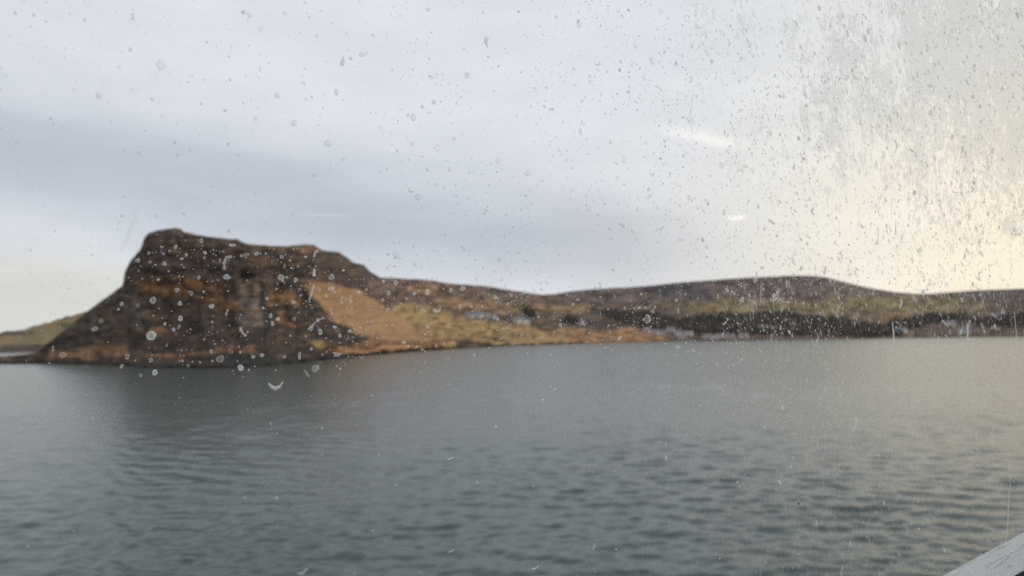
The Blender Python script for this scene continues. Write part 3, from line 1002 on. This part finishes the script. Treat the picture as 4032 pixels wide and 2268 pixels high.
# single drops one can pick out on the glass: x, y, width, height (picture points), kind
# r round, o ring with clear middle, d dense, f faint, c crescent
DROPS = [
    (594, 1322, 46, 38, 'd'), (601, 1182, 26, 30, 'r'), (867, 1413, 32, 32, 'o'), (947, 1447, 24, 24, 'r'), (609, 1467, 24, 24, 'r'), (553, 1479, 16, 16, 'r'),
    (915, 964, 30, 13, 'r'), (792, 947, 17, 22, 'r'), (691, 971, 15, 15, 'r'), (647, 1037, 17, 17, 'r'), (541, 1025, 21, 17, 'o'), (891, 1090, 28, 24, 'd'),
    (783, 1092, 15, 16, 'r'), (696, 1141, 22, 18, 'r'), (754, 1155, 16, 20, 'd'), (708, 1194, 18, 18, 'r'), (833, 1206, 20, 20, 'r'), (710, 1254, 20, 24, 'r'),
    (705, 1285, 14, 18, 'r'), (372, 1295, 30, 20, 'r'), (396, 1264, 18, 18, 'f'), (541, 1203, 18, 18, 'f'), (478, 1196, 17, 17, 'r'), (246, 1397, 34, 24, 'f'),
    (500, 1404, 22, 22, 'r'), (594, 1418, 20, 20, 'r'), (478, 1442, 16, 18, 'r'), (586, 995, 14, 14, 'r'), (733, 1003, 12, 14, 'r'), (808, 995, 14, 14, 'r'),
    (1107, 1092, 28, 26, 'o'), (1109, 1011, 17, 17, 'd'), (1010, 998, 17, 17, 'd'), (1165, 1102, 19, 19, 'd'), (1306, 1090, 24, 26, 'd'), (1304, 1136, 28, 16, 'r'),
    (1285, 1165, 14, 14, 'r'), (1262, 1308, 17, 26, 'd'), (1223, 1293, 16, 24, 'r'), (1378, 1304, 16, 16, 'r'), (1339, 1322, 16, 16, 'r'), (1074, 1275, 15, 15, 'r'),
    (1159, 1256, 15, 15, 'f'), (1051, 1175, 14, 14, 'r'), (1558, 1113, 18, 22, 'o'), (1531, 1153, 18, 20, 'd'), (1683, 1150, 20, 24, 'd'), (1507, 1182, 14, 14, 'r'),
    (1672, 1223, 18, 12, 'r'), (1776, 1142, 14, 20, 'd'), (1823, 1136, 24, 20, 'r'), (1685, 1287, 16, 16, 'r'), (1813, 1208, 10, 20, 'r'), (1242, 1451, 32, 30, 'o'),
    (948, 1449, 26, 28, 'r'), (1329, 1397, 20, 20, 'r'), (997, 1405, 16, 16, 'r'), (1032, 1399, 18, 18, 'r'), (1121, 1405, 12, 12, 'r'), (1227, 1374, 13, 13, 'r'),
    (1560, 1003, 28, 28, 'r'), (1827, 977, 16, 22, 'o'), (1969, 1019, 18, 18, 'r'), (2067, 1149, 18, 18, 'r'), (1951, 1171, 12, 18, 'd'), (2208, 1280, 16, 18, 'o'),
    (2122, 1247, 11, 11, 'd'), (2278, 1179, 14, 10, 'd'), (2259, 1196, 10, 10, 'd'), (2462, 1213, 9, 18, 'd'), (2673, 1225, 10, 18, 'o'), (2750, 1175, 9, 13, 'd'),
    (2551, 1256, 22, 44, 'o'), (2671, 1367, 22, 16, 'o'), (2975, 1103, 18, 24, 'o'), (2924, 1184, 20, 16, 'o'), (3015, 1241, 8, 14, 'd'), (3414, 1200, 8, 16, 'd'),
    (3436, 1143, 34, 40, 'f'), (3524, 1344, 10, 14, 'r'), (3902, 1354, 6, 20, 'd'), (3491, 1368, 8, 14, 'd'), (3119, 1586, 12, 16, 'o'), (3271, 1675, 8, 18, 'r'),
    (3462, 1791, 7, 14, 'd'), (3217, 2062, 14, 34, 'f'), (3824, 1775, 7, 18, 'd'), (3852, 1773, 6, 14, 'd'), (3667, 1670, 7, 16, 'd'), (3778, 1571, 8, 14, 'd'),
    (633, 256, 42, 42, 'r'), (345, 4, 48, 40, 'f'), (389, 377, 26, 24, 'r'), (75, 679, 34, 32, 'f'), (514, 193, 20, 18, 'r'), (468, 262, 17, 17, 'd'),
    (551, 599, 26, 20, 'r'), (961, 46, 22, 20, 'd'), (983, 57, 24, 18, 'd'), (976, 76, 11, 12, 'r'), (891, 498, 14, 20, 'r'), (541, 94, 28, 10, 'f'),
    (333, 75, 17, 17, 'r'), (396, 171, 20, 18, 'f'), (599, 389, 17, 16, 'r'), (691, 621, 15, 18, 'f'), (940, 609, 18, 12, 'r'), (388, 261, 18, 18, 'f'),
    (1159, 483, 29, 26, 'd'), (1292, 564, 32, 28, 'o'), (1092, 374, 25, 24, 'r'), (1326, 360, 18, 30, 'r'), (1425, 213, 24, 21, 'd'), (1628, 461, 24, 32, 'o'),
    (1841, 294, 20, 24, 'd'), (1686, 35, 22, 18, 'd'), (1710, 400, 20, 20, 'r'), (1623, 565, 18, 18, 'o'), (1790, 546, 15, 16, 'd'), (1500, 500, 19, 15, 'd'),
    (1964, 633, 24, 20, 'r'), (1104, 626, 30, 22, 'f'), (1196, 325, 17, 17, 'd'), (1027, 111, 22, 22, 'o'), (1249, 140, 14, 14, 'd'), (1367, 128, 13, 16, 'r'),
    (1007, 464, 20, 20, 'r'), (1239, 688, 22, 15, 'r'), (1024, 271, 13, 20, 'd'), (1647, 774, 28, 25, 'd'), (1719, 726, 25, 13, 'r'), (1829, 191, 20, 13, 'd'),
    (2280, 94, 22, 28, 'd'), (2604, 43, 20, 24, 'o'), (2744, 101, 16, 28, 'd'), (2770, 171, 12, 18, 'd'), (2725, 309, 15, 30, 'd'), (2565, 232, 16, 20, 'o'),
    (2541, 309, 14, 14, 'd'), (2287, 514, 14, 28, 'd'), (2319, 604, 14, 16, 'd'), (2461, 633, 20, 22, 'd'), (2406, 558, 13, 16, 'o'), (2843, 650, 18, 28, 'o'),
    (2080, 681, 26, 26, 'd'), (2280, 418, 14, 15, 'o'), (2094, 418, 10, 16, 'd'), (2109, 350, 9, 17, 'd'), (2727, 176, 16, 15, 'o'), (2833, 210, 10, 16, 'd'),
    (2716, 776, 14, 26, 'd'), (2642, 691, 10, 14, 'd'), (2431, 699, 14, 20, 'd'), (2963, 604, 10, 16, 'd'), (3035, 629, 10, 16, 'd'), (3040, 520, 8, 18, 'd'),
    (3016, 418, 9, 20, 'o'), (3178, 414, 20, 16, 'd'), (2680, 940, 16, 20, 'd'), (2854, 836, 12, 22, 'd'), (2641, 831, 10, 16, 'd'), (2513, 822, 10, 28, 'r'),
    (3209, 757, 10, 20, 'o'), (2506, 942, 10, 14, 'd'), (2620, 554, 12, 18, 'd'), (3702, 859, 9, 20, 'd'), (3455, 957, 13, 19, 'd'), (3859, 1079, 8, 20, 'd'),
    (3642, 1145, 12, 20, 'd'), (3582, 1118, 7, 18, 'd'), (3954, 1102, 10, 14, 'd'), (3540, 793, 8, 14, 'd'), (3337, 789, 7, 24, 'r'), (2204, 1003, 10, 13, 'd'),
    (1772, 665, 12, 22, 'r'), (970, 1002, 30, 12, 'f'), (790, 530, 20, 16, 'f'), (640, 760, 20, 18, 'f'), (300, 560, 22, 20, 'f'), (820, 840, 22, 22, 'f'),
]
TRAILS = [  # x, y, points relative to it, widths, faint?, name, label
    (886, 1017, [(27, -9), (6, -4), (0, 6), (-3, 28), (-2, 44)], [10, 12, 10, 9, 14], 0, 'water_smear', 'Y shaped pale smear of dried water over the upper cliff'),
    (512, 905, [(38, -95), (20, -40), (-4, 20), (-36, 92)], [14, 24, 22, 12], 1, 'water_smear', 'long faint pinkish smear in the sky left of the cliff top'),
    (1237, 1072, [(1, -14), (0, 15)], [8, 11], 0, 'water_streak', 'short upright streak below the notch at the right end of the cliff top'),
    (1240, 998, [(16, -14), (4, -8), (0, 2), (-2, 14)], [12, 10, 8, 6], 0, 'water_smear', 'hook shaped smear on the skyline at the right of the cliff top'),
    (1229, 1148, [(8, -30), (0, 0), (-9, 32)], [8, 9, 6], 0, 'water_streak', 'slanting streak across the top corner of the tan slope'),
    (1347, 1181, [(3, -14), (-2, 0), (0, 14)], [9, 8, 12], 1, 'water_streak', 'left of two short faint streaks on the tan slope'),
    (1382, 1177, [(2, -17), (-2, 0), (2, 16)], [8, 9, 14], 1, 'water_streak', 'right of two short faint streaks on the tan slope'),
    (1304, 1223, [(-2, -13), (2, 14)], [9, 10], 1, 'water_streak', 'lowest short faint streak on the tan slope'),
    (1250, 1270, [(28, -20), (6, -10), (-14, 4), (-24, 22)], [10, 5, 5, 14], 0, 'water_smear', 'thin curved thread of dried water ending in a drop at the dark wedge'),
    (956, 1308, [(-10, -20), (-2, 2), (14, 16)], [10, 8, 12], 0, 'water_smear', 'crooked pale smear below the grey scree'),
    (894, 1230, [(4, -13), (-2, 0), (-4, 13)], [8, 9, 6], 0, 'water_streak', 'short streak beside the grey scree'),
    (1180, 1401, [(1, -14), (-1, 13)], [8, 11], 0, 'water_streak', 'short streak over the dark shore of the headland'),
    (1208, 1471, [(-8, -13), (0, 0), (10, 14)], [9, 11, 8], 1, 'water_streak', 'slanting faint streak just below the headland waterline'),
    (1083, 1518, [(-26, -10), (-14, 4), (2, 12), (20, 4), (32, -14)], [5, 12, 16, 10, 4], 0, 'water_crescent', 'large white crescent on the water below the headland'),
    (1722, 1219, [(-14, -2), (-4, 7), (8, 6), (14, -6)], [5, 9, 9, 5], 0, 'water_crescent', 'white crescent on the heather slope above the grass'),
    (2357, 1128, [(-10, -2), (-12, 6), (0, 10), (9, 2), (10, -12), (2, -16)], [6, 7, 8, 8, 9, 6], 0, 'water_smear', 'curled hook of dried water on the skyline at the start of the right hill'),
    (3053, 1167, [(0, -12), (-8, 2), (2, 2), (12, -22), (13, 2), (2, 12), (-10, 18)], [8, 7, 5, 3, 5, 7, 4], 0, 'water_smear', 'curled hook of dried water on the right hill'),
    (3520, 1311, [(0, -44), (2, 0), (2, 40)], [4, 7, 8], 0, 'water_run', 'straight run crossing the shore right of the dark wood'),
    (3728, 1390, [(8, -70), (5, -20), (-4, 0), (-6, 40), (-8, 66)], [2, 5, 7, 5, 2], 0, 'water_run', 'jagged dark run below the shore at the right'),
    (3809, 1430, [(-8, -24), (-2, -8), (4, -12), (0, 8), (-10, 34), (-14, 70)], [7, 8, 8, 7, 5, 2], 0, 'water_run', 'forked run on the water at the right'),
    (3814, 1316, [(3, -44), (0, 0), (-2, 26)], [4, 6, 9], 0, 'water_run', 'straight run over the right hand shore'),
    (4003, 1340, [(2, -110), (4, 0), (0, 60), (7, 120), (-2, 210), (-18, 320), (-30, 360)], [4, 7, 9, 4, 5, 8, 3], 0, 'water_run', 'long wandering run down the right edge of the glass'),
    (3985, 1960, [(4, -190), (1, -60), (-10, 10), (-18, 90), (-30, 170), (-44, 260)], [2, 3, 4, 3, 3, 2], 0, 'water_run', 'thin run that ends over the white frame'),
    (3912, 1722, [(4, -50), (2, -10), (-2, 14), (-4, 34)], [4, 5, 4, 10], 0, 'water_run', 'dark run with a drop at its foot on the warm water'),
    (3369, 1667, [(-2, -26), (6, -12), (3, 6), (-7, 27)], [9, 14, 13, 10], 1, 'water_smear', 'grey worm shaped smear on the water'),
    (3318, 2252, [(4, -24), (0, 0), (-2, 24)], [12, 11, 10], 1, 'water_smear', 'forked grey smear at the bottom edge of the water'),
    (3639, 1153, [(-2, -14), (0, 0), (0, 20)], [14, 10, 4], 0, 'water_smear', 'wedge shaped smear on the skyline at the dip of the right hill'),
    (1348, 246, [(6, -26), (4, -8), (-2, 10)], [4, 12, 20], 0, 'water_smear', 'triangular grey smear high in the sky'),
    (1440, 205, [(-4, 6), (16, -2)], [10, 3], 0, 'water_smear', 'small tail beside a round drop high in the sky'),
    (1302, 643, [(-4, -24), (2, 0), (4, 22)], [9, 14, 16], 1, 'water_smear', 'faint upright smear in the sky below the ring shaped drop'),
    (1208, 529, [(0, -15), (0, 14)], [9, 13], 1, 'water_smear', 'faint short smear beside the ring shaped drop in the sky'),
    (1300, 512, [(8, -18), (0, 0), (-4, 16)], [5, 11, 5], 1, 'water_smear', 'faint pointed smear just above the ring shaped drop'),
    (1622, 747, [(-6, -10), (-12, 2), (0, 8), (12, 5)], [5, 7, 8, 4], 0, 'water_crescent', 'grey crescent beside the large round drop in the middle of the sky'),
    (1578, 428, [(-10, -4), (4, 2), (11, -4)], [5, 11, 8], 1, 'water_crescent', 'small grey crescent above the tall ring drop in the sky'),
    (1918, 160, [(2, -16), (-4, 2), (4, 26)], [14, 14, 5], 0, 'water_smear', 'teardrop smear with its tail down near the top of the sky'),
    (2705, 70, [(8, -14), (-8, -8), (-7, 8), (6, 14)], [4, 6, 6, 4], 0, 'water_crescent', 'open ring of dried water near the top edge'),
    (2599, 345, [(-16, -8), (0, -2), (6, 10), (18, 12)], [10, 8, 6, 5], 0, 'water_smear', 'bent grey smear above the long lamp reflection'),
    (2329, 319, [(-12, -16), (0, 0), (10, 16)], [6, 12, 8], 1, 'water_smear', 'slanting grey smear in the upper middle of the sky'),
    (2355, 249, [(-9, 2), (2, 5), (9, 0), (8, -12)], [4, 6, 6, 2], 0, 'water_crescent', 'small dark crescent in the upper middle of the sky'),
    (2730, 410, [(14, -85), (4, -50), (-4, 0), (-14, 78)], [2, 4, 9, 12], 1, 'water_run', 'broad pale run ending at the long lamp reflection'),
    (2958, 660, [(-14, -12), (-18, -4), (-6, 0), (4, 8), (16, 14)], [8, 7, 4, 5, 4], 0, 'water_smear', 'squiggle of dried water right of the two drops'),
    (3163, 616, [(-12, -14), (-4, 0), (6, 12), (8, 2)], [3, 4, 9, 5], 0, 'water_smear', 'hook shaped mark at the edge of the salt crust'),
    (2292, 486, [(-4, 6), (0, -4), (4, -12), (0, -14)], [3, 3, 3, 2], 0, 'water_smear', 'tiny loop of dried water above a pear shaped drop'),
    (3462, 930, [(2, -50), (0, 0), (-6, 30)], [3, 4, 8], 0, 'water_run', 'thin run with a dark drop at its foot below the salt crust'),
    (3530, 900, [(3, -34), (0, 0), (-1, 24)], [3, 4, 8], 0, 'water_run', 'short thin run in the warm part of the sky'),
    (1775, 1806, [(-12, 4), (2, 1), (12, -5)], [4, 8, 4], 0, 'water_crescent', 'bright white dash at the lower middle of the water'),
    (1777, 2172, [(-13, 3), (0, 1), (13, -6)], [4, 9, 4], 0, 'water_crescent', 'bright white dash near the bottom of the water'),
    (2110, 2238, [(-14, 2), (0, 2), (14, -6)], [4, 6, 3], 0, 'water_crescent', 'thin pale dash at the bottom edge of the water'),
    (2339, 2152, [(8, -12), (4, 4), (-4, 12)], [3, 7, 6], 0, 'water_crescent', 'small pale comma near the bottom of the water'),
    (1190, 2250, [(-20, 6), (0, 10), (22, -8)], [6, 14, 6], 1, 'water_crescent', 'broad pale crescent at the bottom edge of the water'),
]

# words for where on the view a drop lies
AREAS = [
    (lambda x, y: y > 1440 and x < 1500, 'the water left of the middle'),
    (lambda x, y: y > 1385 and x < 1500, 'the shore of the headland'),
    (lambda x, y: y > 1345 and x < 2900, 'the middle of the water'),
    (lambda x, y: y > 1345, 'the warm water at the right'),
    (lambda x, y: y > 1140 and x < 640, 'the left foot of the cliff'),
    (lambda x, y: y > 1140 and x < 1180, 'the lower cliff'),
    (lambda x, y: y > 1110 and x < 1450, 'the tan slope'),
    (lambda x, y: y > 900 and 480 < x < 860 and y > 930, 'the tall end of the cliff'),
    (lambda x, y: y > 960 and 860 <= x < 1420, 'the right part of the cliff'),
    (lambda x, y: y > 1100 and x < 1900, 'the heather behind the headland'),
    (lambda x, y: y > 1130 and x < 2500, 'the grassy valley'),
    (lambda x, y: y > 1090 and x < 3300, 'the broad right hill'),
    (lambda x, y: y > 1130, 'the far right hillside'),
    (lambda x, y: x < 700 and y < 330, 'the top left sky'),
    (lambda x, y: x < 1000 and y < 330, 'the top sky above the headland'),
    (lambda x, y: x < 1000, 'the blue grey sky at the left'),
    (lambda x, y: x < 1500 and y < 420, 'the pale sky over the cliff end'),
    (lambda x, y: x < 1500, 'the blue grey sky over the cliff end'),
    (lambda x, y: x < 2050 and y < 520, 'the bright sky at the top middle'),
    (lambda x, y: x < 2050, 'the low sky over the valley'),
    (lambda x, y: x < 2600 and y < 480, 'the upper sky left of the lamp reflection'),
    (lambda x, y: x < 2600, 'the low sky left of the right hill'),
    (lambda x, y: x < 3100 and y < 480, 'the sky above the lamp reflection'),
    (lambda x, y: x < 3100, 'the sky over the right hill'),
    (lambda x, y: True, 'the warm salt crusted sky'),
]
ORD = ['leftmost', 'second', 'third', 'fourth', 'fifth', 'sixth', 'seventh', 'eighth', 'ninth', 'tenth', 'eleventh', 'twelfth',
       'thirteenth', 'fourteenth', 'fifteenth', 'sixteenth', 'seventeenth', 'eighteenth', 'nineteenth', 'twentieth']


def build_drops():
    grp = 'dried water drops on the ferry window'
    bucket = {}
    for i, (x, y, w, h, k) in enumerate(DROPS):
        area = next(t for f, t in AREAS if f(x, y))
        big = 'large' if w * h > 480 else 'small'
        shape = 'ringed' if k == 'o' else 'faint' if k == 'f' else ('tall oval' if h > 1.45 * w else 'flat oval' if w > 1.4 * h else 'round')
        bucket.setdefault((big, shape, area), []).append(i)
    label = {}
    for (big, shape, area), ids in bucket.items():
        ids.sort(key=lambda q: DROPS[q][0])
        for r, q in enumerate(ids):
            s = f'{big} {shape} drop over {area}'
            if len(ids) > 1:
                s += ', ' + ('leftmost' if r == 0 else ORD[r] + ' from left' if r < len(ids) - 1 else 'rightmost')
            label[q] = s
    label[0] = 'largest pale drop, squarish, over the lower left of the dark cliff'
    for i, (x, y, w, h, k) in enumerate(DROPS):
        ax, bz = pane_scale(x, y)
        geo = blob(w * 0.90 * ax, h * 0.90 * bz, 0.24, 100 + i, 1.0 if k == 'o' else 0.2)
        drop_object('water_drop', x, y, geo, M_FAINT if k == 'f' else M_DROP, label[i], grp)
    for i, (x, y, pts, ws, faint, name, lab) in enumerate(TRAILS):
        ax, bz = pane_scale(x, y)
        drop_object(name, x, y, trail(pts, ws, 500 + i, ax, bz), M_FAINT if faint else M_DROP, lab, None)
    ax, bz = pane_scale(3148, 1984)
    drop_object('grit_speck', 3148, 1984, blob(6 * ax, 9 * bz, .1, 999), M_GRIT, 'single black speck of grit on the glass over the grey water', None)


build_drops()


def build_specks():
    """fine dried spray all over the outside of the pane: far too many to count"""
    n = 60000
    x = rng.uniform(-1200, 4150, n)
    y = rng.uniform(-250, 2330, n)
    # density over the pane: thick at the right, thin at the lower left
    dens = 0.10 + 0.34 * sstep(x, 900, 2300) + 0.30 * sstep(x, 2300, 3500)
    dens = dens * (1 - 0.85 * sstep(y, 1330, 1430) * (1 - 0.25 * sstep(x, 2600, 3200))) * (1 - 0.6 * sstep(y, 1500, 2000))
    over = sstep(x, 350, 600) * (1 - sstep(x, 1900, 2500)) * sstep(y, 900, 1000) * (1 - sstep(y, 1400, 1500))
    dens = dens + 0.25 * over
    clump = fbm(x / 120, y / 170, 301, 4)
    dens = dens * (0.25 + 1.9 * sstep(clump, 0.32, 0.68))
    dens = dens + 0.45 * sstep(x, 2900, 3700) * (1 - sstep(y, 700, 1200)) * sstep(fbm(x / 60, y / 110, 311, 4), 0.45, 0.62)
    keep = rng.random(n) < dens * 0.85
    x, y = x[keep], y[keep]
    n = len(x)
    size = np.minimum(2.2 + rng.exponential(2.2, n), 14)
    size *= np.where(x < 1400, 1.15, np.where(x > 2600, 0.88, 1.0))
    right = sstep(x, 2200, 3400)
    asp = 1 + right * rng.uniform(0.2, 2.2, n)
    tilt = rng.normal(0, 0.30, n) + right * 0.18 + (1 - right) * rng.uniform(-1.5, 1.5, n)
    a, b = on_pane(x, y)
    ax, bz = pane_scale(x, y)
    k = 8
    q = np.linspace(0, 2 * math.pi, k, endpoint=False)
    rad = 0.5 * rng.uniform(0.6, 1.35, (n, k))
    lx, lz = np.cos(q) * rad * size[:, None], np.sin(q) * rad * (size * asp)[:, None]
    ct, st = np.cos(tilt)[:, None], np.sin(tilt)[:, None]
    # a few specks are broken into little arcs
    arc = rng.random(n) < 0.22
    px_, pz_ = lx * ct - lz * st, lx * st + lz * ct
    V = np.empty((n, k + 1, 3))
    V[:, :k, 0] = a[:, None] + px_ * ax[:, None]
    V[:, :k, 1] = FACE - 0.00015
    V[:, :k, 2] = b[:, None] + pz_ * bz[:, None]
    V[:, k, 0] = a + np.where(arc, px_[:, 0] * ax * 1.1, 0)
    V[:, k, 1] = FACE - 0.00015 + 0.18 * size * bz
    V[:, k, 2] = b + np.where(arc, pz_[:, 0] * bz * 1.1, 0)
    F = np.stack([np.arange(k), (np.arange(k) + 1) % k, np.full(k, k)], -1)
    F = (np.arange(n)[:, None, None] * (k + 1) + F[None]).reshape(-1, 3)
    D = np.clip(rng.random(n) ** 0.8, 0, 1)[:, None] * np.ones((1, k + 1))
    C = np.repeat(D[..., None], 3, -1).reshape(-1, 3)
    ins = (V[:, k, 0] < WIN['a1'] - 0.002) & (V[:, k, 2] < WIN['b1']) & (V[:, k, 0] > WIN['a0'])
    F = F.reshape(n, k, 3)[ins].reshape(-1, 3)
    me = mesh_np('spray_specks', V, F, True, C)
    o = link('spray_specks', me, None, M_SPECK)
    o.location, o.rotation_euler = tuple(BASE), (0, 0, TH)
    return tag(o, 'countless fine specks of dried spray on the outside of the glass', 'spray', None, 'stuff')


build_specks()


# ------------------------------------------------------------------ cabin behind the glass
def build_cabin():
    M_PANEL = plain('cabin_panel', (0.42, 0.40, 0.36), 0.6, 0, 0.06, 3)
    M_FLOOR = plain('cabin_carpet', (0.05, 0.06, 0.09), 0.95, 0, 0.2, 40)
    a0, a1, c0, f0, f1 = -4.0, 6.5, -6.5, -1.5, 0.95

    def place(me, name, mat):
        o = tag(link(name, me, None, mat), None, None, None, 'structure')
        o.location, o.rotation_euler = tuple(BASE), (0, 0, TH)
        return o
    # wall with the window opening in it
    inner = ring(0.03)
    n = len(inner)
    mid = np.array([(WIN['a0'] + WIN['a1']) / 2, (WIN['b0'] + WIN['b1']) / 2])
    d = inner - mid
    outer = []
    for q in d:
        s = min((a1 - mid[0]) / q[0] if q[0] > 1e-6 else (a0 - mid[0]) / q[0] if q[0] < -1e-6 else 1e9,
                (f1 - mid[1]) / q[1] if q[1] > 1e-6 else (f0 - mid[1]) / q[1] if q[1] < -1e-6 else 1e9)
        outer.append(mid + q * s)
    outer = np.array(outer)
    for corner in ((a0, f0), (a1, f0), (a0, f1), (a1, f1)):
        outer[np.argmin(np.hypot(*(outer - np.array(corner)).T))] = corner
    rows = [(inner, -0.001), (inner, -0.016), (outer, -0.016), (outer, 0.0075), (ring(0.058), 0.0075)]
    V = np.concatenate([np.stack([p[:, 0], np.full(n, c), p[:, 1]], -1) for p, c in rows])
    place(mesh_np('cabin_wall', V, grid_faces(5, n, True), False), 'cabin_wall', M_PANEL)
    for name, bx, mat in (('cabin_floor', (a0, a1, c0, 0.0, f0 - 0.06, f0 + 0.004), M_FLOOR), ('cabin_ceiling', (a0, a1, c0, 0.0, f1 - 0.004, f1 + 0.06), M_PANEL),
                          ('cabin_wall_back', (a0, a1, c0 - 0.06, c0 + 0.004, f0, f1), M_PANEL),
                          ('cabin_wall_left', (a0 - 0.06, a0 + 0.004, c0, 0.0, f0, f1), M_PANEL),
                          ('cabin_wall_right', (a1 - 0.004, a1 + 0.06, c0, 0.0, f0, f1), M_PANEL)):
        v, f = box_data(*bx)
        place(poly_mesh(name, v, f), name, mat)

    # ceiling lamps, seen as pale reflections in the pane
    def diffuser(power, wid):
        m, g = material('lamp_diffuser')
        em = g.n('ShaderNodeEmission')
        em.inputs['Color'].default_value = (1.0, 0.78, 0.56, 1)
        # tube behind frosted plastic: bright along the middle, weaker to the ends
        sp = g.n('ShaderNodeSeparateXYZ')
        g.put(sp.inputs[0], g.n('ShaderNodeTexCoord').outputs['Generated'])
        ax = g.m('ABSOLUTE', g.m('SUBTRACT', sp.outputs[0], 0.5))
        ay = g.m('ABSOLUTE', g.m('SUBTRACT', sp.outputs[1], 0.5))
        f = g.m('MULTIPLY', g.step(ax, 0.15, 0.5, 1.0, 0.15), g.step(ay, 0.05, 0.5, 1.0, 0.1))
        g.put(em.inputs['Strength'], g.m('MULTIPLY', f, power))
        g.put(g.out.inputs['Surface'], em.outputs[0])
        return m
    M_RIM = plain('lamp_rim', (0.55, 0.54, 0.52), 0.4)

    def lamp(px, py, wpx, depth, turn, label, m):
        d = ray(px, py)
        t = (np.array([0, Z0, 0]) @ NX) / (d @ NX)
        hit = d * t
        r = d - 2 * (d @ NX) * NX
        s = (f1 - 0.02 - hit[2]) / r[2]
        p = hit + r * s + np.array([0, 0, EYE])
        dist = t + s
        wid = wpx / F_PX * dist
        e = empty('ceiling_lamp', tuple(p), math.atan2(-r[0], r[1]) + R(turn))
        tag(e, label, 'lamp')
        n = 28
        q = [2 * math.pi * i / n for i in range(n)]
        v = [(math.cos(t) * wid / 2 * s_, math.sin(t) * depth / 2 * s_, z) for s_, z in ((1, .01), (1, -.006), (.8, -.014)) for t in q]
        f = [tuple(x) for x in grid_faces(3, n, True)] + [tuple(range(2 * n, 3 * n))]
        link('diffuser', poly_mesh('diffuser', v, f), e, m)
        v = []
        for q, z in ((0, -.006), (.03, -.006), (.03, .014), (0, .014)):
            v += [(math.cos(6.2832 * i / n) * (wid / 2 + .002 + q), math.sin(6.2832 * i / n) * (depth / 2 + .002 + q), z) for i in range(n)]
        fs = [tuple(x) for x in grid_faces(4, n, True)]
        link('rim', poly_mesh('rim', v, fs), e, M_RIM)
    lamp(2785, 534, 600, 0.22, -54, 'oblong cabin ceiling lamp mirrored as the long pale streak in the sky', diffuser(1.7, 1))
    lamp(2900, 850, 100, 0.36, 0, 'small cabin ceiling lamp mirrored as the short yellow streak above the right hill', diffuser(2.6, 1))
    lamp(1290, 840, 240, 0.14, -4, 'far cabin ceiling lamp mirrored as the faint streak above the cliff', diffuser(1.2, 1))


build_cabin()
